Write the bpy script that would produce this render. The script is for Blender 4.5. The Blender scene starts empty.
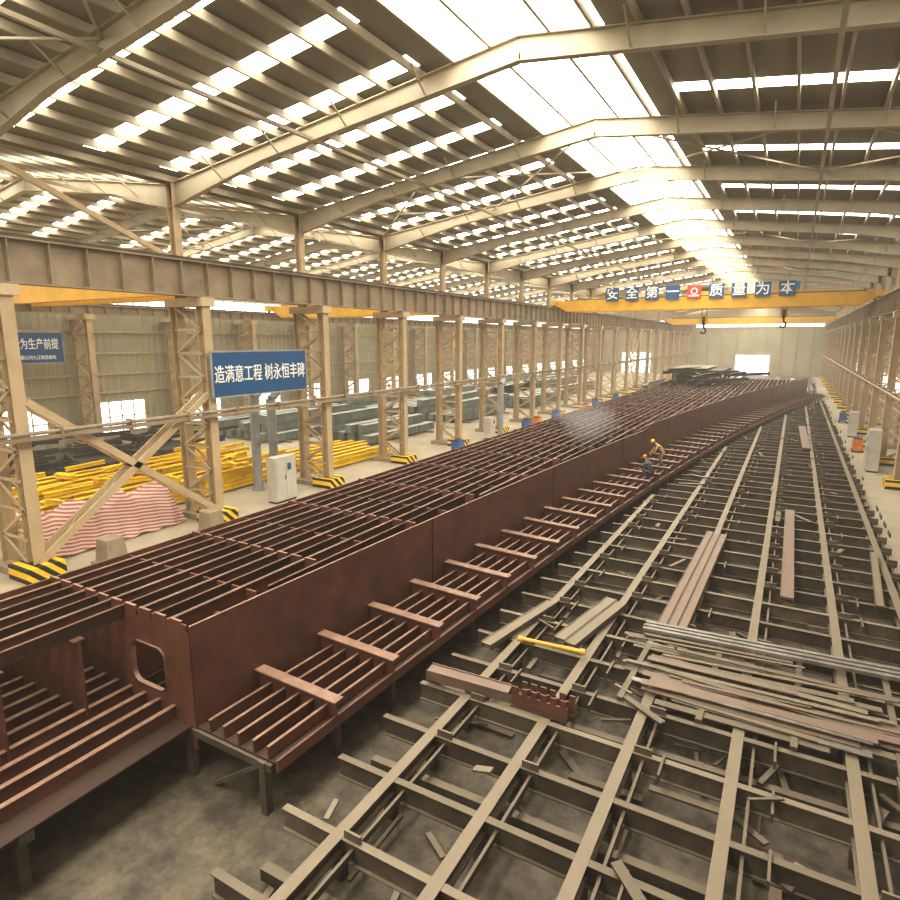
import bpy, math, random
from mathutils import Vector, Matrix
random.seed(7)
scene = bpy.context.scene
try:
    scene.view_settings.view_transform = 'Standard'
    scene.view_settings.look = 'Medium High Contrast'
except Exception: pass

# ------------------------------------------------------------ materials
def mat(name, c1, c2=None, scale=1.5, rough=.65, metal=0.0, bump=0.0, toplit=None, toplitamt=.6, stretch=(1,1,1), stripes=None):
    m = bpy.data.materials.new(name); m.use_nodes = True
    nt = m.node_tree; N = nt.nodes; L = nt.links
    b = N['Principled BSDF']; b.inputs['Roughness'].default_value = rough; b.inputs['Metallic'].default_value = metal
    tc = N.new('ShaderNodeTexCoord'); mp = N.new('ShaderNodeMapping'); mp.inputs['Scale'].default_value = stretch
    L.new(tc.outputs['Object'], mp.inputs['Vector'])
    nz = N.new('ShaderNodeTexNoise'); nz.inputs['Scale'].default_value = scale; nz.inputs['Detail'].default_value = 6; nz.inputs['Roughness'].default_value = .65
    L.new(mp.outputs['Vector'], nz.inputs['Vector'])
    cr = N.new('ShaderNodeValToRGB'); cr.color_ramp.elements[0].position = .35; cr.color_ramp.elements[1].position = .68
    c2 = c2 or tuple(x*.75 for x in c1)
    cr.color_ramp.elements[0].color = (*c2, 1); cr.color_ramp.elements[1].color = (*c1, 1)
    L.new(nz.outputs['Fac'], cr.inputs['Fac'])
    out = cr.outputs['Color']
    if toplit:  # upward faces mixed paler: top highlights painted into the base colour
        g = N.new('ShaderNodeNewGeometry'); sx = N.new('ShaderNodeSeparateXYZ'); L.new(g.outputs['Normal'], sx.inputs[0])
        mr = N.new('ShaderNodeMapRange'); mr.inputs['From Min'].default_value = .5; mr.inputs['From Max'].default_value = .95
        mr.inputs['To Max'].default_value = toplitamt
        L.new(sx.outputs['Z'], mr.inputs['Value'])
        mx = N.new('ShaderNodeMix'); mx.data_type = 'RGBA'
        L.new(mr.outputs['Result'], mx.inputs['Factor']); L.new(out, mx.inputs['A']); mx.inputs['B'].default_value = (*toplit, 1)
        out = mx.outputs['Result']
    if stripes:
        vec, fr, ca, cb = stripes
        dp = N.new('ShaderNodeVectorMath'); dp.operation = 'DOT_PRODUCT'; dp.inputs[1].default_value = vec
        L.new(tc.outputs['Object'], dp.inputs[0])
        mu = N.new('ShaderNodeMath'); mu.operation = 'MULTIPLY'; mu.inputs[1].default_value = fr; L.new(dp.outputs['Value'], mu.inputs[0])
        fc = N.new('ShaderNodeMath'); fc.operation = 'FRACT'; L.new(mu.outputs[0], fc.inputs[0])
        gt = N.new('ShaderNodeMath'); gt.operation = 'GREATER_THAN'; gt.inputs[1].default_value = .5; L.new(fc.outputs[0], gt.inputs[0])
        mx = N.new('ShaderNodeMix'); mx.data_type = 'RGBA'
        L.new(gt.outputs[0], mx.inputs['Factor']); mx.inputs['A'].default_value = (*ca, 1); mx.inputs['B'].default_value = (*cb, 1)
        out = mx.outputs['Result']
    L.new(out, b.inputs['Base Color'])
    if bump:
        bp = N.new('ShaderNodeBump'); bp.inputs['Strength'].default_value = bump; bp.inputs['Distance'].default_value = .03
        L.new(nz.outputs['Fac'], bp.inputs['Height']); L.new(bp.outputs['Normal'], b.inputs['Normal'])
    return m

def emis(name, c, s):
    m = bpy.data.materials.new(name); m.use_nodes = True
    nt = m.node_tree; N = nt.nodes
    b = N['Principled BSDF']; b.inputs['Base Color'].default_value = (.8,.78,.7,1)
    b.inputs['Emission Color'].default_value = (*c, 1); b.inputs['Emission Strength'].default_value = s
    return m

M_rust  = mat('rust_steel', (.165,.070,.046), (.095,.040,.027), 1.2, .5, .1, .1, toplit=(.19,.105,.075), toplitamt=.55)
M_rustd = mat('rust_steel_dark', (.055,.025,.017), (.028,.014,.010), 1.2, .65, .1, toplit=(.065,.038,.027), toplitamt=.5)
M_rustl = mat('rust_dusty_highlight', (.31,.195,.14), (.19,.11,.078), 3, .55)  # dusty bracket flanges; on rib and plate tops this tone paints highlights
M_ribt  = mat('rib_edge_highlight', (.25,.16,.118), (.105,.058,.043), .8, .55)  # pale rib tops, the highlight is put into the colour
M_paint = mat('beige_frame_paint', (.53,.41,.26), (.42,.32,.195), .9, .55)
M_paint2= mat('runway_girder_paint', (.34,.27,.185), (.22,.17,.115), .8, .6)
M_roofst= mat('roof_steel_paint', (.40,.345,.25), (.31,.27,.195), .6, .6)
M_sheet = mat('roof_sheet', (.26,.235,.185), (.20,.18,.14), .3, .7)
M_clad  = mat('wall_cladding', (.40,.365,.26), (.32,.295,.205), .25, .6)
M_skyl  = emis('translucent_skylight', (1,.93,.80), 11.0)
M_win   = emis('window_daylight', (.95,.97,1.0), 3.0)
M_yel   = mat('crane_yellow', (.75,.42,.03), (.60,.33,.03), 1, .45)
M_yel2  = mat('primer_yellow', (.95,.68,.01), (.75,.50,.01), 1, .5)
M_blk   = mat('black_steel', (.02,.02,.02), None, 2, .5)
M_blue  = mat('banner_blue', (.010,.085,.23), (.008,.07,.19), .5, .45)
M_white = mat('white_letter', (.85,.85,.83), (.8,.8,.78), 1, .5)
M_red   = mat('logo_red', (.7,.05,.03), None, 1, .5)
M_jig   = mat('jig_beam_steel', (.14,.115,.083), (.07,.055,.04), 1.8, .65, .05, .15, toplit=(.27,.222,.155), toplitamt=.65)
M_jigd  = mat('jig_dark_steel', (.095,.078,.055), (.048,.038,.027), 1.8, .7, .05, toplit=(.21,.172,.12), toplitamt=.65)
M_plate = mat('weathered_plank', (.18,.12,.09), (.11,.075,.055), 2.5, .6, 0, .1, toplit=(.23,.165,.125), toplitamt=.6)
M_gplate= mat('grey_plate', (.27,.25,.22), (.16,.145,.125), 2.5, .5, .2)
M_greybm= mat('primed_grey_beam', (.20,.24,.215), (.12,.145,.13), 1, .5, toplit=(.45,.48,.43), toplitamt=.85)
M_dark  = mat('dark_scrap', (.05,.04,.035), (.03,.025,.02), 1, .7)
M_hazard= mat('hazard_stripe', (1,1,1), stripes=((0,1,1), 2.2, (.85,.55,.02), (.015,.015,.015)))
M_tarp  = mat('striped_tarp', (1,1,1), stripes=((0,.12,1), 8, (.58,.50,.44), (.40,.10,.07)), rough=.5)
M_grey  = mat('duct_grey', (.33,.35,.36), (.25,.26,.27), 1, .4)
M_pipe  = mat('pipe_dusty', (.34,.29,.21), (.22,.18,.13), 1, .6)
M_cab   = mat('cabinet_white', (.55,.53,.47), (.45,.43,.38), 1, .45)
M_conc  = mat('concrete_block', (.36,.29,.20), (.25,.20,.14), 2, .85)
M_copb  = mat('machine_blue', (.03,.13,.38), (.02,.10,.3), 1, .5)
M_org   = mat('machine_orange', (.7,.22,.03), None, 1, .5)

# ------------------------------------------------------------ mesh builder
class MB:
    def __init__(s): s.v=[]; s.f=[]; s.m=[]; s.mats=[]
    def mi(s, m):
        if m not in s.mats: s.mats.append(m)
        return s.mats.index(m)
    def quad(s, pts, m):
        n=len(s.v); s.v += [tuple(p) for p in pts]; s.f.append(tuple(range(n,n+len(pts)))); s.m.append(s.mi(m))
    def hexa(s, p, m):
        n=len(s.v); s.v += [tuple(q) for q in p]; k=s.mi(m)
        for f in ((0,3,2,1),(4,5,6,7),(0,1,5,4),(1,2,6,5),(2,3,7,6),(3,0,4,7)):
            s.f.append(tuple(n+i for i in f)); s.m.append(k)
    def box(s, x0,x1,y0,y1,z0,z1,m):
        s.hexa([(x0,y0,z0),(x1,y0,z0),(x1,y1,z0),(x0,y1,z0),(x0,y0,z1),(x1,y0,z1),(x1,y1,z1),(x0,y1,z1)], m)
    def bar(s, p0,p1,w,h,m,up=(0,0,1),off=0.0,w2=None,h2=None):
        p0=Vector(p0); p1=Vector(p1); d=(p1-p0).normalized(); up=Vector(up)
        if abs(d.dot(up))>.99: up=Vector((1,0,0))
        sd=d.cross(up).normalized(); u=sd.cross(d).normalized()
        w2=w if w2 is None else w2; h2=h if h2 is None else h2
        a=p0+u*off; b=p1+u*off
        P=[a-sd*w/2-u*h/2,a+sd*w/2-u*h/2,b+sd*w2/2-u*h2/2,b-sd*w2/2-u*h2/2,
           a-sd*w/2+u*h/2,a+sd*w/2+u*h/2,b+sd*w2/2+u*h2/2,b-sd*w2/2+u*h2/2]
        s.hexa(P,m)
    def ibeam(s,p0,p1,h,w,m,tf=.03,tw=.02,up=(0,0,1)):
        s.bar(p0,p1,tw,h-2*tf,m,up); s.bar(p0,p1,w,tf,m,up,off=h/2-tf/2); s.bar(p0,p1,w,tf,m,up,off=-h/2+tf/2)
    def cyl(s,p0,p1,r,m,n=12,r2=None):
        p0=Vector(p0);p1=Vector(p1);d=(p1-p0).normalized();up=Vector((0,0,1))
        if abs(d.dot(up))>.99: up=Vector((1,0,0))
        a=d.cross(up).normalized();b=a.cross(d);r2=r if r2 is None else r2
        k=len(s.v);mi=s.mi(m)
        for i in range(n):
            t=2*math.pi*i/n; q=a*math.cos(t)+b*math.sin(t)
            s.v.append(tuple(p0+q*r)); s.v.append(tuple(p1+q*r2))
        for i in range(n):
            j=(i+1)%n; s.f.append((k+2*i,k+2*j,k+2*j+1,k+2*i+1)); s.m.append(mi)
        s.f.append(tuple(k+2*i for i in range(n))); s.m.append(mi)
        s.f.append(tuple(k+2*i+1 for i in reversed(range(n)))); s.m.append(mi)
    def obj(s,name,loc=(0,0,0),parent=None):
        me=bpy.data.meshes.new(name); me.from_pydata(s.v,[],s.f)
        for m in s.mats: me.materials.append(m)
        me.polygons.foreach_set('material_index',s.m); me.update()
        o=bpy.data.objects.new(name,me); o.location=loc; scene.collection.objects.link(o)
        if parent: o.parent=parent
        return o
def inst(o,name,loc,rotz=0):
    n=bpy.data.objects.new(name,o.data); n.location=loc; n.rotation_euler=(0,0,rotz); scene.collection.objects.link(n); return n
def empty(name,loc=(0,0,0)):
    e=bpy.data.objects.new(name,None); e.location=loc; scene.collection.objects.link(e); return e
def text(s,size,loc,rot,m,parent,name,tall=1.0,off=.012):
    c=bpy.data.curves.new(name,'FONT'); c.body=s; c.size=size; c.extrude=.01; c.align_x='CENTER'; c.align_y='CENTER'; c.offset=size*off
    c.materials.append(m); o=bpy.data.objects.new(name,c); o.location=loc; o.rotation_euler=rot; o.scale=(1,tall,1); scene.collection.objects.link(o); o.parent=parent
    return o

Y0,Y1=-22.5,155.0
BAYS=[-20+7.5*i for i in range(24)]
COLX=-22.0; RX=5.5; LWX=-46.0; RWX=8.2

# ------------------------------------------------------------ floor
def floor_mat():
    m=mat('concrete_floor',(.44,.385,.29),(.33,.285,.21),.35,.7)
    nt=m.node_tree;N=nt.nodes;L=nt.links;b=N['Principled BSDF']
    src=b.inputs['Base Color'].links[0].from_socket
    tc=N.new('ShaderNodeTexCoord'); sx=N.new('ShaderNodeSeparateXYZ'); L.new(tc.outputs['Object'],sx.inputs[0])
    nz=N.new('ShaderNodeTexNoise'); nz.inputs['Scale'].default_value=1.6; nz.inputs['Detail'].default_value=9; nz.inputs['Roughness'].default_value=.7; L.new(tc.outputs['Object'],nz.inputs['Vector'])
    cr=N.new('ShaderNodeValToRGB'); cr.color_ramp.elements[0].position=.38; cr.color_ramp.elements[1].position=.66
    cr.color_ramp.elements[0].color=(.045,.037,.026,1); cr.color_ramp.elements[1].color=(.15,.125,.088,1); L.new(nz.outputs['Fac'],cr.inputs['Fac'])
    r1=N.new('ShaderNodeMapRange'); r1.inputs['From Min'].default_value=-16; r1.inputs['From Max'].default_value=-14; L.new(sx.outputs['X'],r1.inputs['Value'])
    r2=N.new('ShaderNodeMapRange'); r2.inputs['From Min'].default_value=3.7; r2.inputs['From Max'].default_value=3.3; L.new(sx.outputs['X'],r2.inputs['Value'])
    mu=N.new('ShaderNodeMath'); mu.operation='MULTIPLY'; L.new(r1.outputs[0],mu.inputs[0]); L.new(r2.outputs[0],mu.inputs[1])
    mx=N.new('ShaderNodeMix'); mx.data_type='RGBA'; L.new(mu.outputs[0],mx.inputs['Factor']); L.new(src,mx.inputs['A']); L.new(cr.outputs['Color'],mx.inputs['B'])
    L.new(mx.outputs['Result'],b.inputs['Base Color']); return m
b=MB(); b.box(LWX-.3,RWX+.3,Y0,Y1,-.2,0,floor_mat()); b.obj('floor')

# ------------------------------------------------------------ walls
def corr_wall(mb,x,z0,z1,ya,yb,amp,step,m):
    n=int((yb-ya)/step); k=len(mb.v); mi=mb.mi(m)
    for i in range(n+1):
        y=ya+i*step; ph=i%4; dx=amp if ph in(1,2) else 0
        mb.v.append((x+dx,y,z0)); mb.v.append((x+dx,y,z1))
    for i in range(n):
        mb.f.append((k+2*i,k+2*i+2,k+2*i+3,k+2*i+1)); mb.m.append(mi)
b=MB()
corr_wall(b,LWX,0,15,Y0,Y1,.06,.14,M_clad)
for z in (.05,4.0,5.4,7.0,8.6,11.9): b.bar((LWX+.12,Y0,z),(LWX+.12,Y1,z),.12,.14,M_paint)
b.box(LWX-.2,LWX-.1,Y0,Y1,0,15,M_clad)
b.obj('wall_left')
b=MB()
corr_wall(b,RWX,0,15,Y0,Y1,-.05,.12,M_clad)
for z in (1.2,3.0,5.0,7.0,9.0,11.0,13): b.bar((RWX-.12,Y0,z),(RWX-.12,Y1,z),.12,.16,M_paint)
b.box(RWX+.1,RWX+.2,Y0,Y1,0,15,M_clad)
b.obj('wall_right')
b=MB(); b.box(LWX-.2,RWX+.2,Y1,Y1+.2,0,17.5,M_clad)
for x in range(-45,8,3): b.bar((x,Y1-.12,0),(x,Y1-.12,16),.12,.15,M_paint,up=(0,1,0))
b.obj('wall_back')
b=MB(); b.box(LWX-.2,RWX+.2,Y0-.2,Y0,0,17.5,M_clad); b.obj('wall_front')

wn=0
def window_yz(x,ya,yb,za,zb,nx,side,nz=1):
    global wn; wn+=1
    mb=MB(); mb.quad([(x,ya,za),(x,yb,za),(x,yb,zb),(x,ya,zb)],M_win)
    for i in range(nx+1):
        y=ya+(yb-ya)*i/nx; mb.bar((x+side*.03,y,za),(x+side*.03,y,zb),.09,.08,M_paint,up=(1,0,0))
    for j in range(nz+1):
        z=za+(zb-za)*j/nz; mb.bar((x+side*.03,ya,z),(x+side*.03,yb,z),.08,.09,M_paint)
    mb.obj('window_%d'%wn)
for i,y in enumerate(BAYS[:-1]):
    window_yz(LWX+.1,y+1.2,y+5.2,.9,3.3,4,1,2)
window_yz(LWX+.22,Y0+1,Y1-1,10.65,11.5,140,1)
window_yz(RWX-.22,Y0+1,Y1-1,3.4,4.8,140,-1)
window_yz(RWX-.22,Y0+1,Y1-1,11.4,12.4,140,-1)
def window_xz(y,xa,xb,za,zb,nx,name,nz=1):
    mb=MB(); mb.quad([(xa,y,za),(xb,y,za),(xb,y,zb),(xa,y,zb)],M_win)
    for i in range(nx+1):
        x=xa+(xb-xa)*i/nx; mb.bar((x,y-.03,za),(x,y-.03,zb),.1,.1,M_paint,up=(0,1,0))
    for j in range(nz+1):
        z=za+(zb-za)*j/nz; mb.bar((xa,y-.03,z),(xb,y-.03,z),.1,.1,M_paint)
    mb.obj(name)
window_xz(Y1-.2,-21,5,10.9,12.6,14,'window_90',2); window_xz(Y1-.2,-44,-25,11.3,12.6,10,'window_91')
window_xz(Y1-.25,-12.0,-5.0,0.05,4.6,2,'door_1'); window_xz(Y1-.25,-38,-31,0.05,5.0,2,'door_2')

# ------------------------------------------------------------ roof
def bay_roof(name,xa,xb,ze,zr,ridge_sky,lefts,rights,sky,sw=.8):
    xm=(xa+xb)/2; mb=MB(); sk=MB()
    for side in (0,1):
        xe=xa if side==0 else xb
        def P(t,y,dz=0): return (xe+(xm-xe)*t,y,ze+(zr-ze)*t+dz)
        tr=1-2.3/abs(xm-xe) if ridge_sky else 1.0
        per=lefts if side==0 else rights
        y=Y0
        while y<Y1:
            y2=min(y+per,Y1); ys=min(y+sw,y2)
            sk.quad([P(.05,y),P(tr-.06,y),P(tr-.06,ys),P(.05,ys)],M_skyl)
            mb.quad([P(0,y),P(.05,y),P(.05,ys),P(0,ys)],M_sheet); mb.quad([P(tr-.06,y),P(tr,y),P(tr,ys),P(tr-.06,ys)],M_sheet)
            mb.quad([P(0,ys),P(tr,ys),P(tr,y2),P(0,y2)],M_sheet)
            if ridge_sky: sk.quad([P(tr,y),P(1,y),P(1,y2),P(tr,y2)],M_skyl)
            y=y2
        n=int(abs(xm-xe)/1.2)
        for i in range(n+1):
            t=(i+.25)/n
            if t<=1: mb.bar(P(t,Y0,-.16),P(t,Y1,-.16),.09,.24,M_roofst)
        for yb in BAYS:
            mb.bar(P(0,yb,-.75),P(.35,yb,-.55),.03,.95,M_roofst,h2=.5)
            mb.bar(P(.35,yb,-.55),P(1,yb,-.6),.03,.5,M_roofst,h2=.65)
            mb.bar(P(0,yb,-1.22),P(.35,yb,-.8),.26,.03,M_roofst)
            mb.bar(P(.35,yb,-.8),P(1,yb,-.92),.26,.03,M_roofst)
            mb.bar(P(0,yb,-.28),P(1,yb,-.28),.26,.03,M_roofst)
            for t in (.2,.4,.6,.8): mb.bar(P(t,yb-.9,-.2),P(t,yb,-.85),.05,.05,M_roofst); mb.bar(P(t,yb+.9,-.2),P(t,yb,-.85),.05,.05,M_roofst)
        for i in range(0,len(BAYS)-1,3):
            ya,yb=BAYS[i],BAYS[i+1]
            for k in range(2):
                mb.bar(P(k*.5,ya,-.45),P(k*.5+.5,yb,-.45),.06,.06,M_roofst); mb.bar(P(k*.5+.5,ya,-.45),P(k*.5,yb,-.45),.06,.06,M_roofst)
        mb.bar(P(.5,Y0,-.75),P(.5,Y1,-.75),.12,.12,M_roofst)
    mb.obj(name); sk.obj(sky)
bay_roof('ceiling',-23.5,RWX,14.7,16.8,True,3.0,7.5,'skylight_main')
bay_roof('ceiling_side_bay',LWX,-23.5,14.7,16.4,False,3.0,3.0,'skylight_side')

# ------------------------------------------------------------ columns
def lattice(name,dirx,h,post):
    mb=MB(); w=1.7
    for x in (0,w*dirx):
        mb.bar((x-.2,0,0),(x-.2,0,h),.03,.40,M_paint,up=(0,1,0)); mb.bar((x+.2,0,0),(x+.2,0,h),.03,.40,M_paint,up=(0,1,0))
        mb.bar((x,0,0),(x,0,h),.40,.03,M_paint,up=(0,1,0))
    n=9; dz=(h-.6)/n
    for i in range(n):
        za=.3+i*dz; xa,xb=(0,w*dirx) if i%2==0 else (w*dirx,0)
        for y in (-.17,.17):
            mb.bar((xa,y,za),(xb,y,za+dz),.10,.05,M_paint,up=(0,1,0))
            mb.bar((0,y,za),(w*dirx,y,za),.09,.05,M_paint,up=(0,1,0))
    mb.box(min(-.35,w*dirx-.35),max(.35,w*dirx+.35),-.35,.35,h-.35,h,M_paint)
    mb.box(min(-.5,w*dirx-.5),max(.5,w*dirx+.5),-.5,.5,0,.25,M_conc)
    mb.box(-.62,.62,-.62,.62,0,.5,M_hazard)
    if post:
        x=.82*w*dirx
        mb.bar((x,0,h),(x,0,14.6),.30,.03,M_paint,up=(0,1,0)); mb.bar((x-.17,0,h),(x-.17,0,14.6),.03,.34,M_paint,up=(0,1,0)); mb.bar((x+.17,0,h),(x+.17,0,14.6),.03,.34,M_paint,up=(0,1,0))
    return mb.obj(name,(0,0,-100))
cl=lattice('col_l',-1,9.75,True); cr_=lattice('col_r',1,9.75,True); cw=lattice('col_w',1,9.78,False)
for y in BAYS:
    inst(cl,'crane_column',(COLX,y,0)); inst(cr_,'crane_column',(RX,y,0)); inst(cw,'wall_column',(-45.4,y,0))
for o in (cl,cr_,cw): bpy.data.objects.remove(o)

def runway(name,x,z0=9.77,z1=11.2):
    mb=MB(); zm=(z0+z1)/2
    mb.ibeam((x,Y0+.1,zm),(x,Y1-.5,zm),z1-z0,.55,M_paint2,.05,.03)
    y=Y0+.2
    while y<Y1-1:
        mb.box(x-.24,x+.24,y-.02,y+.02,z0+.05,z1-.05,M_paint2); y+=1.25
    mb.bar((x,Y0+.1,z1+.07),(x,Y1-.5,z1+.07),.09,.14,M_jigd)
    if z1>11:
        s=-.7 if x<0 else .7
        mb.bar((x+s,Y0+.1,z1-.05),(x+s,Y1-.5,z1-.05),1.0,.05,M_paint2)
    return mb.obj(name)
runway('runway_girder',COLX); runway('runway_girder',RX); runway('runway_girder',-24.5,10.0,10.45); runway('runway_girder',-43.9,9.8,10.45)

def pipes(x,z):
    mb=MB()
    mb.bar((x,Y0+.2,z),(x,Y1-1,z),.32,.12,M_paint2)
    mb.cyl((x+.05,Y0+.2,z+.17),(x+.05,Y1-1,z+.17),.07,M_pipe)
    mb.cyl((x-.2,Y0+.2,z+.14),(x-.2,Y1-1,z+.14),.06,M_paint)
    y=Y0+1
    while y<Y1-2: mb.box(x-.2,x+.2,y,y+.06,z-.12,z+.28,M_paint2); y+=2.5
    mb.obj('service_pipe_run')
pipes(-21.6,4.8); pipes(5.1,4.8)
mb=MB()
for z in (1.6,3.2,6.6,8.2): mb.bar((RX+.9,20,z),(RX+.9,Y1-1,z),.1,.16,M_paint)
mb.obj('wall_girt')

def brace(ya,za,yb,zb,x=-22.05):
    mb=MB()
    for dx in (-.25,.25): mb.bar((x+dx,ya,za),(x+dx,yb,zb),.08,.26,M_paint)
    n=9
    for i in range(n):
        t=i/n; t2=(i+1)/n; s=1 if i%2 else -1
        mb.bar((x+.25*s,ya+(yb-ya)*t,za+(zb-za)*t),(x-.25*s,ya+(yb-ya)*t2,za+(zb-za)*t2),.05,.05,M_paint)
    mb.obj('cross_brace')
brace(10,.5,17.3,5.7); brace(10.2,6.0,17.3,.6)
brace(92.7,.5,99.8,9.3); brace(92.7,9.3,99.8,.5)
mb=MB()
mb.bar((-23.4,10,14.2),(-23.4,17.5,11.3),.16,.2,M_paint); mb.obj('roof_brace')

# ------------------------------------------------------------ box girder
ZT=3.0; ZD=1.05; XL=-13.4; YE=88.8; YS=6.3
def XR(y):
    y=max(y,YS); return -8.9+.0671*(y-6.3)+.001132*(y-6.3)*(y-34.6)
g=MB()
SP=1.75
ys=[YS+i*SP for i in range(int((YE-YS)/SP)+1)]
for i in range(len(ys)-1):
    a,c=ys[i],ys[i+1]; xa,xc=XR(a),XR(c)
    hz=.24 if a>34 else 0
    if i==16: g.bar((xa,a,(ZT+ZD)/2),(xc,c,(ZT+ZD+.24)/2),.04,ZT-ZD,M_rust,h2=ZT-ZD+.24)
    else: g.bar((xa,a,(ZT+ZD+hz)/2),(xc,c,(ZT+ZD+hz)/2),.04,ZT-ZD+hz,M_rust)
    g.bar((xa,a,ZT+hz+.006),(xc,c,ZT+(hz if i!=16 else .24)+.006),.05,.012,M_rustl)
    g.hexa([(XL-1.6,a,ZD-.03),(xa+2.0,a,ZD-.03),(xc+2.0,c,ZD-.03),(XL-1.6,c,ZD-.03),(XL-1.6,a,ZD),(xa+2.0,a,ZD),(xc+2.0,c,ZD),(XL-1.6,c,ZD)],M_rustd)
    g.bar((xa+2.0,a,ZD-.05),(xc+2.0,c,ZD-.05),.05,.22,M_rust)
    for o in (.35,.72,1.09,1.46,1.80):
        g.bar((xa+o,a,ZD+.13),(xc+o,c,ZD+.13),.035,.22,M_rust)
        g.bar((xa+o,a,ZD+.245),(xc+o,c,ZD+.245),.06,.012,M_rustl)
    for o in (.35,.8,1.25): g.bar((XL-o,a,ZD+.1),(XL-o,c,ZD+.1),.04,.2,M_rust)
g.box(XL-.02,XL+.02,YS,YE,ZD,ZT,M_rust)
y=7.75
while y<YE-1:
    x=XR(y)
    g.hexa([(x,y-.015,ZD),(x+2.02,y-.015,ZD),(x+2.02,y+.015,ZD),(x,y+.015,ZD),(x,y-.015,1.5),(x+2.02,y-.015,1.42),(x+2.02,y+.015,1.42),(x,y+.015,1.5)],M_rust)
    g.bar((x,y,1.515),(x+2.08,y,1.435),.24,.03,M_rustl)
    g.hexa([(XL-1.6,y-.015,ZD),(XL,y-.015,ZD),(XL,y+.015,ZD),(XL-1.6,y+.015,ZD),(XL-1.6,y-.015,1.4),(XL,y-.015,1.5),(XL,y+.015,1.5),(XL-1.6,y+.015,1.4)],M_rust)
    g.bar((XL-1.6,y,1.42),(XL,y,1.51),.22,.03,M_rustl)
    y+=SP
def plate_hole(y,xa,xb,z0,z1,hx,hz,hw,hh,m):
    r=.2; n=6; t=.03
    pts=[]
    for cx,cz,a0 in ((hx+hw/2-r,hz+hh/2-r,0),(hx-hw/2+r,hz+hh/2-r,90),(hx-hw/2+r,hz-hh/2+r,180),(hx+hw/2-r,hz-hh/2+r,270)):
        for i in range(n+1):
            a=math.radians(a0+90*i/n); pts.append((cx+r*math.cos(a),cz+r*math.sin(a)))
    def outer(px,pz):
        dx,dz=px-hx,pz-hz
        sx=((xb-hx) if dx>0 else (hx-xa))/max(abs(dx),1e-6); sz=((z1-hz) if dz>0 else (hz-z0))/max(abs(dz),1e-6)
        s_=min(sx,sz); return (hx+dx*s_,hz+dz*s_)
    out=[outer(*p) for p in pts]; N=len(pts)
    for i in range(N):
        j=(i+1)%N; o1,o2=out[i],out[j]
        poly=[pts[i],o1]
        if abs(o1[0]-o2[0])>1e-4 and abs(o1[1]-o2[1])>1e-4:
            poly.append((xb if max(o1[0],o2[0])>hx else xa, z1 if max(o1[1],o2[1])>hz else z0))
        poly+= [o2,pts[j]]
        for yy in (y-t/2,y+t/2): g.quad([(p[0],yy,p[1]) for p in poly],m)
    for i in range(N):
        j=(i+1)%N; g.quad([(pts[i][0],y-t*2,pts[i][1]),(pts[j][0],y-t*2,pts[j][1]),(pts[j][0],y+t,pts[j][1]),(pts[i][0],y+t,pts[i][1])],M_rustl)
plate_hole(YS,XL,XR(YS),ZD-.5,ZT-.12,-10.12,1.95,.98,.86,M_rust)
x=XL+.1
while x<XR(YS)-.05:
    g.box(x,x+.13,YS-.015,YS+.015,ZT-.12,ZT+.02,M_rust); x+=.21
for i,y in enumerate(ys[1:],1):
    x1=XR(y)
    if i%2==0:
        g.box(XL,x1,y-.02,y+.02,ZD,ZT-.33,M_rust)
    else:
        g.box(XL,x1,y-.02,y+.02,ZT-.75,ZT-.33,M_rustd); g.box(XL,x1,y-.02,y+.02,ZD,ZD+.5,M_rustd)
        g.box(XL,x1,y-.12,y+.12,ZT-.76,ZT-.73,M_rustl)
x=XL+.4; RIBX=[]
while x<1.5: RIBX.append(x); x+=.44
def ystart(x):
    y=YS
    while XR(y)<x+.2 and y<YE: y+=.4
    return y
NEARX=-10.75
for ri,x in enumerate(RIBX):
    y0=ystart(x)
    if x<NEARX: y0=.6+.35*random.random()
    if y0>YE-2: continue
    dp=.26
    g.box(x-.014,x+.014,y0,YE,ZT-dp,ZT-.01,M_rustd if ri%2==1 else M_rust)
    w=.022 if ri%2 else .04
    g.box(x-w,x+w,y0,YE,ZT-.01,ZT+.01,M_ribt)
    g.box(x-.02,x+.02,max(y0,YS),YE,ZD,ZD+.25,M_rustd)
for i,y in enumerate(ys):
    full=(i%2==0)
    for x in [XL+.2]+[q+.22 for q in RIBX]:
        if x+.15<XR(y):
            if full:
                g.box(x-.16,x+.16,y-.018,y+.018,ZT-.34,ZT+.06,M_rust)
                g.box(x-.16,x+.16,y-.025,y+.025,ZT+.06,ZT+.07,M_rustl)
            else: g.box(x-.14,x+.14,y-.02,y+.02,ZT-.34,ZT-.04,M_rust)
for y in (2.4,4.1,5.4):
    g.box(XL,NEARX,y-.02,y+.02,ZD,ZT-.33,M_rust); g.box(XL,NEARX,y-.1,y+.1,ZT-.35,ZT-.32,M_rust)
g.box(XL,-9.0,.6,YS,ZD-.03,ZD,M_rustd)
for x in RIBX:
    if x<-9.2:
        g.box(x-.02,x+.02,.6,YS,ZD,ZD+.25,M_rust); g.box(x-.05,x+.05,.6,YS,ZD+.25,ZD+.265,M_rustl)
g.box(XL-.02,XL+.02,.6,YS,ZD,ZT,M_rust)
g.box(-11.05,-11.01,YS,YE,ZD,ZT-.35,M_rust)
g.box(-6.0,-5.96,44,YE,ZD,ZT-.3,M_rust)
for y in (14,22.5,31,47,60,72):
    x=XR(y); g.box(x+.015,x+.035,y-.02,y+.02,ZD,ZT,M_rustd)
y=YS
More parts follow.
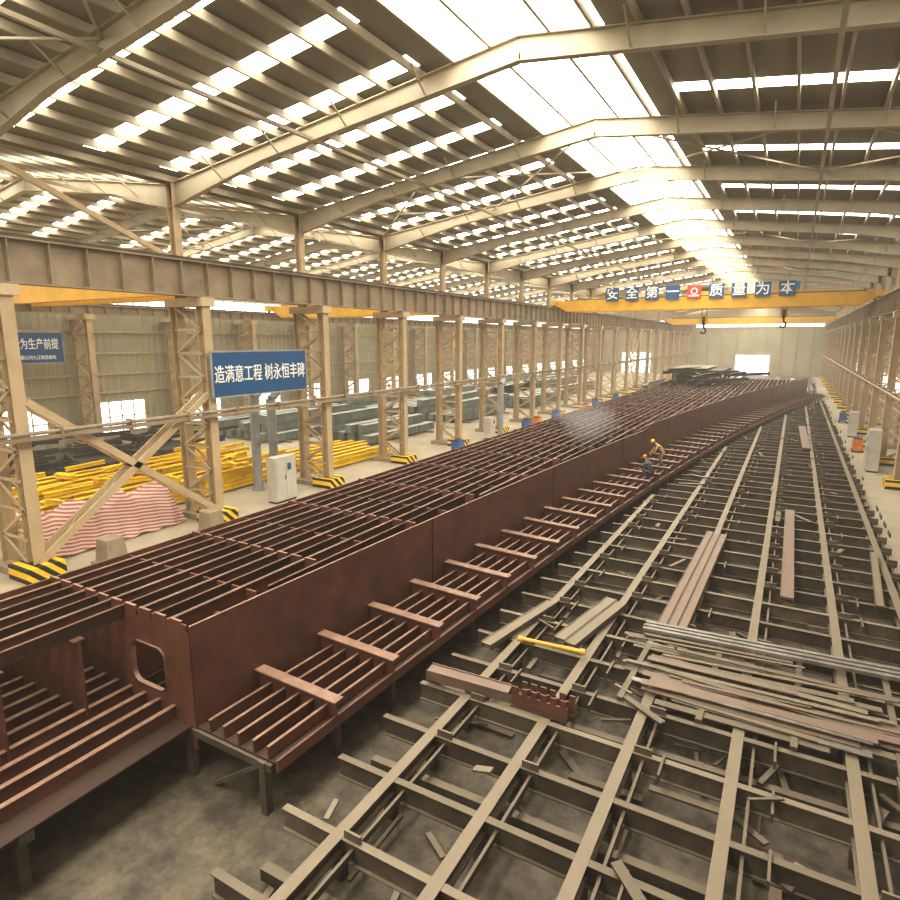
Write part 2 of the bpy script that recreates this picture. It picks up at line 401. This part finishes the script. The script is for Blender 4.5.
while y<YE:
    for x in (XL-1,-11,XR(y)-.2,XR(y)+1.7):
        g.bar((x,y,0),(x,y,ZD-.04),.14,.14,M_jigd,up=(0,1,0))
    g.bar((XR(y)+1.7,y,ZD-.1),(XR(y)+.4,y,.05),.07,.07,M_jigd)
    g.bar((XL-1.5,y,ZD-.12),(XR(y)+1.9,y,ZD-.12),.1,.14,M_jigd)
    y+=SP
for yy in (1,3.5):
    g.box(XL,-9.0,yy-.1,yy+.1,ZD-.2,ZD-.04,M_jigd)
    for x in (-12.8,-11,-9.3): g.bar((x,yy,0),(x,yy,ZD-.1),.16,.16,M_jigd,up=(0,1,0))
g.obj('steel_box_girder')

s=MB()
for i in range(22):
    yy=68+random.random()*10; xx=-12.8+random.random()*7
    L=6+random.random()*6; z=3.3+.24*random.randint(0,6); a=random.uniform(-.35,.6)
    s.ibeam((xx,yy,z),(xx+L*math.sin(a),yy+L*math.cos(a),z),.3,.35,M_dark if i%4 else M_jigd)
for i in range(5): s.box(-12.8+i*1.3,-12.6+i*1.3,70,86,3.12,3.3,M_dark)
s.box(-12.5,-8.5,74,85,4.75,4.8,M_jigd); s.box(-12.2,-6.9,74,84,4.2,4.6,M_dark)
for x in (-12,-9.5,-7): 
    for yy in (73,78,83): s.box(x-.1,x+.1,yy-.1,yy+.1,3.1,4.5,M_dark)
s.obj('steel_section_stack')

# ------------------------------------------------------------ jig bed
j=MB()
LX=[-5.3,-3.6,-2.0,-.3,1.5,3.1]
ZB=.75
def bedleft(y): return XR(y)+2.15
for x in LX:
    yy=7.0
    while yy<92 and bedleft(yy)<x-.1: yy+=.5
    if yy>8:
        j.ibeam((x,1.5,ZB-.14),(x,yy,ZB-.14),.28,.20,M_jig,.03,.03)
        j.bar((x+.28,2.0,ZB-.18),(x+.28,yy-.5,ZB-.18),.05,.12,M_jigd)
y=1.9; i=0
while y<90:
    xl=max(bedleft(y),-6.4)
    if xl<3.2:
        j.ibeam((xl,y,ZB-.20),(3.45,y,ZB-.20),.38,.13,M_jig if i%3==0 else M_jigd,.02,.02)
        for x in LX:
            if x>xl: j.box(x-.09,x+.09,y-.09,y+.09,0,ZB-.4,M_jigd)
            if x>xl and random.random()<.6:
                j.box(x+.12,x+.42,y-.02,y+.02,ZB-.13,ZB+.12,M_jig)
            if x>xl and random.random()<.35:
                j.box(x+.6,x+.64,y-.5,y+.1,ZB-.1,ZB+.05,M_jigd)
    i+=1; y+=1.35
for n in range(500):
    y=3+75*random.random()**1.2; xl=max(bedleft(y),-6)
    if xl>2.5: continue
    x=random.uniform(xl,3); a=random.choice([0,.3,1.2,1.57,1.8,-.6,2.4]); L=random.uniform(.3,1.4); z=random.choice([.04,.05,.06,.08,.2,.4,ZB+.03])
    x2=max(min(x+L*math.cos(a),3.4),xl)
    if abs(x2-x)+L*abs(math.sin(a))<.1: continue
    j.bar((x,y,z),(x2,y+L*math.sin(a),z+random.uniform(-.02,.1)),random.uniform(.04,.18),.04,random.choice([M_jig,M_jigd,M_jigd,M_plate,M_jigd]))
y=2.6
while y<70:
    xl=max(bedleft(y),-6.2)
    if xl<2.5: j.bar((xl,y,.22),(3.3,y+.15,.22),.16,.2,M_jigd)
    y+=2.7
j.box(3.35,3.5,2,90,0,.45,M_jig)
j.obj('steel_jig_bed')

def plank(name,p0,p1,w,h,m,n=1,gap=0.02):
    mb=MB(); p0=Vector(p0);p1=Vector(p1); d=(p1-p0).normalized(); sd=d.cross(Vector((0,0,1)))
    for i in range(n):
        o=sd*((i-(n-1)/2)*(w+gap)); e=d*random.uniform(-.15,.15)
        mb.bar(p0+o+e,p1+o+e,w*.86,h*.35,m,off=h*.2)
        mb.bar(p0+o+e-sd*w*.46,p1+o+e-sd*w*.46,w*.07,h,m); mb.bar(p0+o+e+sd*w*.46,p1+o+e+sd*w*.46,w*.07,h,m)
    return mb.obj(name)
plank('steel_channel_bundle',(-2.1,14.8,.86),(-1.95,23.6,.86),.22,.18,M_plate,3)
plank('steel_channel',(.4,18.3,.86),(.38,28.4,.86),.34,.16,M_plate,1)
plank('steel_channel',(-5.75,12.0,.86),(-5.2,15,.86),.30,.15,M_jig,1)
plank('steel_channel',(-4.2,12.9,.86),(-3.7,15.8,.86),.3,.15,M_jig,2)
plank('steel_channel',(1.2,46,.86),(1.0,58,.86),.5,.16,M_plate,1)
plank('steel_channel',(2.6,19,.86),(2.9,24,.86),.2,.14,M_jig,1)
plank('steel_channel',(-6.3,10.1,.98),(-4.5,10.3,.9),.34,.22,M_plate,1)
st=MB()
for i in range(40):
    f=random.random(); yy=11.6+2.7*f; x0=-3.0+ (1-f)*.9+random.uniform(-.3,1.2); L=random.uniform(2.6,5.2); a=.02+random.gauss(0,.07)
    z=.79+.03*random.randint(0,5)
    st.bar((x0,yy,z),(x0+L*math.cos(a),yy+L*math.sin(a),z+random.uniform(-.01,.02)),random.uniform(.06,.22),.025,random.choice([M_plate,M_gplate,M_plate,M_jig,M_jigd,M_jigd]))
for i in range(3): st.bar((-2.7,14.5+i*.18,.92),(3.2,14.85+i*.2,.94),.11,.08,M_gplate)
for x in (-2.5,-1,.6,2.2): st.bar((x,11.4,.79),(x+.1,14.9,.79),.12,.08,M_jigd)
st.obj('steel_offcut_pile')
yp=MB(); yp.cyl((-5.1,12.5,.92),(-3.7,12.62,.92),.05,M_yel,14); yp.cyl((-3.7,12.62,.92),(-3.6,12.63,.92),.075,M_yel,14); yp.cyl((-5.2,12.49,.92),(-5.1,12.5,.92),.075,M_yel,14); yp.obj('yellow_pipe')
for (x,y,L) in ((-4.35,10.20,6),(-4.25,10.45,6)):
    nb=MB()
    for i in range(L): nb.box(i*.2,i*.2+.12,-.015,.015,.24,.38,M_rust)
    nb.box(0,L*.2-.05,-.015,.015,0,.24,M_rust); nb.box(0,L*.2-.05,-.1,.1,-.02,0,M_rustd)
    nb.obj('notched_rib_plate',(x,y,.78))

# ------------------------------------------------------------ overhead cranes
def crane(name,x0,x1,y,letters=False,hooks=(),dz=0,rail=True):
    e=empty(name,(0,y,dz)); mb=MB()
    for dy in (0,2.4):
        mb.box(x0+1.2,x1-1.2,dy-.3,dy+.3,10.85,11.95,M_yel)
        for xa,xb in ((x0+1.2,x0+.1),(x1-1.2,x1-.1)):
            mb.hexa([(xa,dy-.3,10.85),(xb,dy-.3,11.45),(xb,dy+.3,11.45),(xa,dy+.3,10.85),(xa,dy-.3,11.95),(xb,dy-.3,11.95),(xb,dy+.3,11.95),(xa,dy+.3,11.95)],M_yel)
        mb.bar((x0+1,dy,12.0),(x1-1,dy,12.0),.08,.1,M_jigd)
    for x in (x0,x1):
        mb.box(x-.25,x+.25,-1,3.4,11.45,11.95,M_yel)
        for yy in (-.6,3.0): mb.cyl((x-.1,yy,11.52),(x+.1,yy,11.52),.17,M_blk,14)
    if rail:
        xx=x0+1
        while xx<x1-1:
            mb.bar((xx,3.0,11.9),(xx,3.0,12.9),.04,.04,M_yel,up=(0,1,0)); xx+=1.5
        for z in (12.4,12.9): mb.bar((x0+1,3.0,z),(x1-1,3.0,z),.04,.04,M_yel)
        mb.box(x0+1,x1-1,2.6,3.1,11.85,11.9,M_yel)
    mb.obj('bridge',parent=e)
    for k,(hx,hz) in enumerate(hooks):
        t=MB(); t.box(hx-.9,hx+.9,-.1,2.5,12.05,12.4,M_yel); t.cyl((hx-.6,1.2,12.75),(hx+.6,1.2,12.75),.38,M_blk,16); t.box(hx+.6,hx+1.0,.9,1.5,12.4,13.0,M_copb)
        for dx in (-.2,.2): t.cyl((hx+dx,1.2,hz+.5),(hx+dx,1.2,12.6),.035,M_blk,6)
        t.cyl((hx-.12,1.2,hz+.4),(hx+.12,1.2,hz+.4),.42,M_blk,16); t.box(hx-.3,hx+.3,1.0,1.4,hz+.1,hz+.8,M_yel)
        pts=[(hx+.0,hz+.1),(hx,hz-.25),(hx+.22,hz-.45),(hx+.2,hz-.7),(hx-.05,hz-.82),(hx-.28,hz-.65)]
        for a,c in zip(pts,pts[1:]): t.cyl((a[0],1.2,a[1]),(c[0],1.2,c[1]),.08,M_blk,8)
        t.obj('hoist_%d'%(k+1),parent=e)
    if letters:
        chars='安全第一❖质量为本'
        bm=MB()
        for i,ch in enumerate(chars):
            x=-16.1+i*15.0/8
            if i!=4: bm.box(x-.62,x+.62,-.52,-.42,11.75,12.99,M_blue)
            else: bm.box(x-.6,x+.6,-.52,-.42,11.8,12.94,M_red)
            if i==4:
                bm.cyl((x,-.56,12.42),(x,-.52,12.42),.30,M_white,20); bm.cyl((x,-.58,12.42),(x,-.56,12.42),.2,M_red,20)
                bm.box(x-.45,x+.45,-.56,-.52,11.95,12.08,M_white)
            else: text(ch,1.15,(x,-.55,12.37),(math.pi/2,0,0),M_white,e,'letter_%d'%(i+1))
            bm.box(x-.05,x+.05,-.42,-.3,11.6,12.3,M_yel)
        bm.obj('slogan_boards',parent=e)
    return e
crane('overhead_crane',COLX,RX,61.0,True,((-1.2,9.9),(-7.8,9.4)))
crane('overhead_crane',-43.9,-24.5,19.0,dz=-.76,rail=False); crane('overhead_crane',-43.9,-24.5,43.0,dz=-.76,rail=False)
crane('overhead_crane',COLX,RX,122.0)

# ------------------------------------------------------------ banners
def banner(name,x,ya,yb,za,zb,s):
    e=empty(name,(x,(ya+yb)/2,(za+zb)/2)); w=(yb-ya)/2; h=(zb-za)/2
    mb=MB(); mb.box(-.03,.03,-w,w,-h,h,M_blue)
    for z in(-h,h): mb.box(-.05,.05,-w,w,z-.03,z+.03,M_grey)
    for y in(-w,w): mb.box(-.05,.05,y-.03,y+.03,-h,h,M_grey)
    mb.obj('panel',parent=e)
    for (t,sz,dz,dy,tl) in s: text(t,sz,(.045,dy,dz),(math.pi/2,0,math.pi/2),M_white,e,'lettering',tl,.006)
    return e
banner('slogan_banner',-21.55,17.35,23.05,5.55,7.5,[('造满意工程 树永恒丰碑',.535,-.05,0,1.5)])
banner('slogan_banner',-43.2,15.2,22.9,6.5,8.5,[('质量是企业基础 安全为生产前提',.47,.2,.2,1.6),('中铁宝桥集团有限公司九江制造基地',.24,-.65,1.4,1.2)])

# ------------------------------------------------------------ left bay contents
p=MB()
for k in range(9):
    bx=-25.9-k*.95
    for lv in range(3):
        if random.random()<.25 and lv==2: continue
        y0=11.5+random.uniform(-.8,1)+k*.4; L=random.uniform(11,14)
        tilt=random.uniform(-.25,.25)
        p.ibeam((bx,y0,.25+lv*.36),(bx+tilt,y0+L,.25+lv*.36),.3,.34,M_yel2,.03,.03)
        for q in range(9):
            yy=y0+q*L/9; p.box(bx-.16+tilt*q/9,bx+.16+tilt*q/9,yy,yy+.04,.12+lv*.36,.40+lv*.36,M_yel2)
for k in range(34):
    x0=random.uniform(-33,-26.3); y0=random.uniform(12,25); a=random.uniform(-.5,.5)+ (1.57 if k%3==0 else 0)
    p.ibeam((x0,y0,1.3),(x0+1.6*math.sin(a),y0+2*math.cos(a),1.4),.2,.2,M_yel2)
p.obj('yellow_girder_pile')
p=MB()
for k in range(6):
    for lv in range(2):
        p.ibeam((-24.7-k*.8,26.8,.25+lv*.35),(-24.6-k*.8,33+random.random()*2,.25+lv*.35),.3,.3,M_yel2)
p.obj('yellow_girder_pile')
p=MB()
for k in range(70):
    x0=random.uniform(-42,-36.5); y0=random.uniform(16,29); a=random.uniform(-1.5,1.5); z=random.uniform(.15,1.8)
    p.bar((x0,y0,z),(max(x0+2.6*math.sin(a),-42.8),y0+2.6*math.cos(a),z+random.uniform(-.1,.3)),.2,.25,M_dark)
p.box(-42.5,-36.5,16,29,0,.5,M_dark)
p.obj('scrap_steel_heap')
for (xa,xb,ya,yb) in ((-42,-34,33,44),(-42,-33,47,60),(-33,-27,50,62),(-42,-30,66,80),(-42,-28,84,100),(-32,-27,36,46),(-33,-26,65,80)):
    p=MB(); x=xa
    while x<xb:
        lv=random.randint(1,3)
        for l in range(lv):
            ya2,yb2=ya+random.random(),yb-random.random()
            p.box(x-.3,x+.3,ya2,yb2,.15+l*.68,.73+l*.68,M_greybm); p.box(x-.36,x+.36,ya2,yb2,.73+l*.68,.77+l*.68,M_greybm)
            q=ya2+1
            while q<yb2: p.box(x-.34,x+.34,q,q+.05,.15+l*.68,.73+l*.68,M_greybm); q+=2
        x+=1.0
    for yy in (ya+1.5,yb-1.5): p.box(xa-.3,xb,yy-.1,yy+.1,0,.15,M_conc)
    p.obj('grey_beam_stack')
t=MB(); NU,NV=40,16
prof=[(-25.4,1.1),(-25.1,1.6),(-24.6,1.75),(-24.0,1.45),(-23.5,.9),(-23.15,.4),(-22.95,.08)]
for i in range(NU+1):
    y=10.6+6.0*i/NU
    for jn in range(NV+1):
        q=jn/NV*(len(prof)-1); a=min(int(q),len(prof)-2); f=q-a
        x=prof[a][0]*(1-f)+prof[a+1][0]*f; z=prof[a][1]*(1-f)+prof[a+1][1]*f
        z*=(.92+.08*math.sin(i*.55)); z+=.04*math.sin(i*.9+jn*.6); x+=.06*math.sin(i*1.1+jn*.4)
        t.v.append((x,y,max(z,.04)))
mi=t.mi(M_tarp)
for i in range(NU):
    for jn in range(NV):
        a=i*(NV+1)+jn; t.f.append((a,a+1,a+NV+2,a+NV+1)); t.m.append(mi)
t.obj('striped_tarpaulin')
for (x,y) in ((-21.0,12.0),(-20.8,16.2)):
    c=MB(); c.hexa([(-.4,-.4,0),(.4,-.4,0),(.4,.4,0),(-.4,.4,0),(-.32,-.32,.95),(.32,-.32,.95),(.32,.32,.95),(-.32,.32,.95)],M_conc); c.box(-.5,.5,-.5,.5,0,.12,M_conc); c.obj('concrete_block',(x,y,0))
def cabinet(x,y,h=2.1,w=1.0,m=M_cab,rz=0):
    c=MB(); c.box(-.3,.3,-w/2,w/2,.1,h,m); c.box(-.28,.28,-w/2+.03,w/2-.03,0,.1,M_blk)
    for s in(-1,1):
        sx=.31*s; c.box(min(sx,sx+.01*s),max(sx,sx+.01*s),-w/2+.05,-.02,.15,h-.05,m); c.box(min(sx,sx+.01*s),max(sx,sx+.01*s),.02,w/2-.05,.15,h-.05,m)
        c.box(min(sx,sx+.03*s),max(sx,sx+.03*s),-.08,-.04,h*.5,h*.6,M_blk)
        c.box(min(sx,sx+.02*s),max(sx,sx+.02*s),.1,.35,h*.7,h*.85,M_blue)
    o=c.obj('electrical_cabinet',(x,y,0)); o.rotation_euler=(0,0,rz)
cabinet(-21.9,21.4,2.3,1.4); cabinet(4.7,44.6,2.6,1.2); cabinet(4.8,46.6,2.0,.9); cabinet(-21.3,44,1.8,1); cabinet(4.7,60,2.1,1)
def duct(x,y,h):
    c=MB(); c.cyl((0,0,0),(0,0,h),.24,M_grey,16); c.cyl((0,0,0),(0,0,.08),.34,M_grey,16); c.cyl((0,0,h*.5),(0,0,h*.5+.06),.29,M_grey,16)
    c.cyl((0,0,h),(.0,.5,h+.35),.22,M_grey,16); c.obj('vertical_duct',(x,y,0))
duct(-24.7,22.4,5.0); duct(-24.9,23.8,4.8); duct(-21.0,45.5,4.4)
def welder(x,y,m):
    c=MB(); c.box(-.3,.3,-.45,.45,.15,.95,m); c.box(-.25,.25,-.4,.4,.95,1.0,M_blk); c.bar((0,-.35,1.1),(0,.35,1.1),.04,.04,M_blk)
    for yy in(-.35,.35): c.bar((0,yy,.95),(0,yy,1.1),.04,.04,M_blk,up=(0,1,0))
    for sx in(-.3,.3):
        for sy in(-.32,.32): c.cyl((sx-.04,sy,.12),(sx+.04,sy,.12),.12,M_blk,12)
    c.obj('welding_machine',(x,y,0))
for (x,y,m) in ((-20.5,50,M_copb),(-20.3,52,M_org),(-20.6,58,M_copb),(-20,66,M_org),(-20.4,37,M_copb),(-20.6,72,M_copb),(4.5,52,M_org),(4.6,70,M_copb),(-20.2,80,M_copb)): welder(x,y,m)
for (xa,xb,ya,yb) in ((-20,-15,95,108),(-12,-2,100,112),(-18,-8,118,130),(-1,3,96,108)):
    p=MB(); x=xa
    while x<xb:
        for l in range(random.randint(1,4)): p.ibeam((x,ya,.4+l*.5),(x,yb,.4+l*.5),.5,.5,random.choice([M_rust,M_greybm,M_jig]),.04,.03)
        x+=.9
    p.obj('steel_beam_stack')

# ------------------------------------------------------------ workers
def cloth(name,top,bot):
    m=mat(name,top); nt=m.node_tree;N=nt.nodes;L=nt.links
    tc=N.new('ShaderNodeTexCoord'); sx=N.new('ShaderNodeSeparateXYZ'); L.new(tc.outputs['Object'],sx.inputs[0])
    cr=N.new('ShaderNodeValToRGB'); cr.color_ramp.interpolation='CONSTANT'; e=cr.color_ramp.elements
    e[0].position=0; e[0].color=(.02,.018,.015,1); e[1].position=.12; e[1].color=(*bot,1); n=e.new(.80); n.color=(*top,1)
    L.new(sx.outputs['Z'],cr.inputs['Fac']); L.new(cr.outputs['Color'],N['Principled BSDF'].inputs['Base Color']); return m
M_skin=mat('skin',(.45,.24,.15),(.42,.22,.14)); M_helm=mat('helmet_yellow',(.9,.55,.03),None,1,.3); M_helmr=mat('helmet_orange',(.8,.25,.03),None,1,.3)
def skinobj(name,pts,edges,m,parent,root=0):
    me=bpy.data.meshes.new(name); me.from_pydata([q[0] for q in pts],edges,[]); me.materials.append(m)
    o=bpy.data.objects.new(name,me); scene.collection.objects.link(o); o.parent=parent
    md=o.modifiers.new('s','SKIN'); md.use_smooth_shade=True
    if me.skin_vertices:
        for i,q in enumerate(pts):
            r=q[1]; me.skin_vertices[0].data[i].radius=(r,r) if not isinstance(r,tuple) else r
        me.skin_vertices[0].data[root].use_root=True
    sd=o.modifiers.new('d','SUBSURF'); sd.levels=1; sd.render_levels=1
    return o
def worker(loc,rz,J,top,bot,helm):
    e=empty('worker',loc); e.rotation_euler=(0,0,rz)
    P=[(J['pel'],(.15,.13)),(J['sp'],(.15,.13)),(J['ch'],(.19,.14)),(J['nk'],.065),(J['hd'],.06)]
    E=[(0,1),(1,2),(2,3),(3,4)]
    for s in('L','R'):
        n=len(P); P+=[(J['hip'+s],.10),(J['kn'+s],.075),(J['an'+s],.05),(J['to'+s],.045)]; E+=[(0,n),(n,n+1),(n+1,n+2),(n+2,n+3)]
        n=len(P); P+=[(J['sh'+s],.075),(J['el'+s],.052),(J['wr'+s],.036)]; E+=[(2,n),(n,n+1),(n+1,n+2)]
    skinobj('body',P,E,cloth('clothes',top,bot),e)
    hd=Vector(J['hd']); ax=(Vector(J['hd'])-Vector(J['nk'])).normalized()
    f=Vector(J['face']).normalized(); c=hd+ax*.09; side=ax.cross(f).normalized(); f=side.cross(ax).normalized()
    def W(a,b_,d): return c+f*a+side*b_+ax*d
    mb=MB(); n,mm=14,10; mi=mb.mi(M_skin)
    for i in range(mm+1):
        ph=math.pi*i/mm
        for q in range(n):
            th=2*math.pi*q/n; a=.095*math.sin(ph)*math.cos(th); b_=.075*math.sin(ph)*math.sin(th); d=.118*math.cos(ph)
            if d<0 and a<0: a*=.8
            mb.v.append(tuple(W(a,b_,d)))
    for i in range(mm):
        for q in range(n):
            mb.f.append((i*n+q,i*n+(q+1)%n,(i+1)*n+(q+1)%n,(i+1)*n+q)); mb.m.append(mi)
    mb.cyl(W(.085,0,.01),W(.12,0,-.03),.008,M_skin,6,.018)
    for s in(-1,1):
        mb.cyl(W(.085,s*.03,.02),W(.094,s*.03,.02),.012,M_white,8); mb.cyl(W(.09,s*.03,.02),W(.097,s*.03,.02),.006,M_blk,8)
        mb.cyl(W(-.01,s*.07,0),W(-.015,s*.092,0),.03,M_skin,8,.022)
    mb.bar(W(.088,-.022,-.058),W(.088,.022,-.058),.01,.008,M_red)
    mb.obj('head',parent=e)
    hb=MB(); mi=hb.mi(helm); n=18
    for i in range(7):
        ph=math.pi/2*i/6
        for q in range(n):
            th=2*math.pi*q/n; hb.v.append(tuple(W(.125*math.sin(ph)*math.cos(th),.105*math.sin(ph)*math.sin(th),.04+.115*math.cos(ph))))
    for q in range(n):
        th=2*math.pi*q/n; fr=1.35 if math.cos(th)>.5 else 1.08; hb.v.append(tuple(W(.125*fr*math.cos(th),.105*1.1*math.sin(th),.032)))
    for i in range(7):
        for q in range(n): hb.f.append((i*n+q,i*n+(q+1)%n,(i+1)*n+(q+1)%n,(i+1)*n+q)); hb.m.append(mi)
    hb.obj('helmet',parent=e)
    for s in('L','R'):
        w=Vector(J['wr'+s]); el=Vector(J['el'+s]); d=(w-el).normalized(); sv=d.cross(Vector((0,0,1)))
        sv=sv.normalized() if sv.length>.1 else Vector((0,1,0)); up=sv.cross(d)
        skinobj('palm_'+s,[(w,.026),(w+d*.045,(.042,.02)),(w+d*.085,(.042,.018))],[(0,1),(1,2)],M_skin,e)
        for i,(o,L) in enumerate(((-.03,.065),(-.01,.078),(.01,.072),(.03,.055))):
            a=w+d*.08+sv*o; skinobj('finger_%s_%d'%(s,i+1),[(a,.009),(a+d*L*.5-up*.008,.009),(a+d*L*.85-up*.03,.008),(a+d*L-up*.05,.007)],[(0,1),(1,2),(2,3)],M_skin,e)
        a=w+d*.03-sv*.035; skinobj('thumb_'+s,[(a,.011),(a+d*.03-sv*.025-up*.01,.010),(a+d*.06-sv*.03-up*.02,.009)],[(0,1),(1,2)],M_skin,e)
    return e
bend=dict(pel=(0,0,.86),sp=(.11,0,1.00),ch=(.28,0,1.17),nk=(.40,0,1.27),hd=(.45,0,1.31),face=(.7,0,-.7),
 hipL=(0,.11,.82),knL=(.14,.14,.46),anL=(-.02,.15,.09),toL=(.14,.16,.045),hipR=(0,-.11,.82),knR=(.16,-.16,.46),anR=(.06,-.18,.09),toR=(.22,-.2,.045),
 shL=(.30,.20,1.18),elL=(.42,.24,.92),wrL=(.58,.16,.74),shR=(.30,-.20,1.18),elR=(.46,-.24,.94),wrR=(.62,-.1,.78))
crouch=dict(pel=(0,0,.38),sp=(.06,0,.55),ch=(.16,0,.78),nk=(.25,0,.93),hd=(.29,0,.98),face=(.8,0,-.5),
 hipL=(0,.12,.36),knL=(.36,.18,.50),anL=(.12,.16,.09),toL=(.28,.18,.045),hipR=(0,-.12,.36),knR=(.34,-.2,.46),anR=(.1,-.16,.09),toR=(.26,-.18,.045),
 shL=(.18,.20,.82),elL=(.38,.25,.62),wrL=(.58,.12,.52),shR=(.18,-.20,.82),elR=(.38,-.24,.60),wrR=(.58,-.08,.5))
worker((-5.65,32.9,ZD+.25),math.radians(195),bend,(.42,.27,.10),(.16,.14,.12),M_helm)
worker((-5.6,29.6,ZD+.25),math.radians(160),crouch,(.10,.10,.12),(.05,.055,.07),M_helmr)

# ------------------------------------------------------------ welding smoke
def volnodes(nt,dens,L_inf,col):
    N=nt.nodes; L=nt.links
    ab=N.new('ShaderNodeVolumeAbsorption'); ab.inputs['Density'].default_value=dens; ab.inputs['Color'].default_value=(0,0,0,1)
    em=N.new('ShaderNodeEmission'); em.inputs['Color'].default_value=(*col,1); em.inputs['Strength'].default_value=dens*L_inf  # emission stands in for light scattered by haze and smoke
    ad=N.new('ShaderNodeAddShader'); L.new(ab.outputs[0],ad.inputs[0]); L.new(em.outputs[0],ad.inputs[1]); return ad.outputs[0]
M_smk=bpy.data.materials.new('smoke'); M_smk.use_nodes=True; M_smk.node_tree.nodes.remove(M_smk.node_tree.nodes['Principled BSDF'])
M_smk.node_tree.links.new(volnodes(M_smk.node_tree,.026,.75,(.95,.88,.80)),M_smk.node_tree.nodes['Material Output'].inputs['Volume'])
def ell(mb,c,r,m):
    n,q=16,10; k=len(mb.v); mi=mb.mi(m)
    for i in range(q+1):
        ph=math.pi*i/q
        for t in range(n):
            th=2*math.pi*t/n; mb.v.append((c[0]+r[0]*math.sin(ph)*math.cos(th),c[1]+r[1]*math.sin(ph)*math.sin(th),c[2]-r[2]*math.cos(ph)))
    for i in range(q):
        for t in range(n): mb.f.append((k+i*n+t,k+i*n+(t+1)%n,k+(i+1)*n+(t+1)%n,k+(i+1)*n+t)); mb.m.append(mi)
es=empty('welding_smoke',(0,0,0))
for i in range(9):
    f=i/8; c=(-8.0-1.8*f+random.uniform(-.5,.5),27.4+4.2*f+random.uniform(-.6,.6),3.4+.8*f)
    r=(.7+1.2*f*random.uniform(.7,1.2),1.0+2.0*f*random.uniform(.7,1.2),.22+.35*f)
    sm=MB(); ell(sm,c,r,M_smk); sm.obj('puff_%d'%(i+1),parent=es)

# ------------------------------------------------------------ world (dusty air everywhere, its scattered light added as glow) / camera
w=bpy.data.worlds.new('sky'); scene.world=w; w.use_nodes=True
bg=w.node_tree.nodes['Background']; bg.inputs['Color'].default_value=(.8,.88,1,1); bg.inputs['Strength'].default_value=1.0
w.node_tree.links.new(volnodes(w.node_tree,.0016,.82,(1,.87,.67)),w.node_tree.nodes['World Output'].inputs['Volume'])
cam=bpy.data.cameras.new('camera'); cam.sensor_width=36; cam.lens=24; cam.clip_end=500; cam.clip_start=.05
co=bpy.data.objects.new('camera',cam); scene.collection.objects.link(co)
co.location=(0,0,8); co.rotation_euler=(math.radians(90-10.39),0,math.radians(29.63)); scene.camera=co
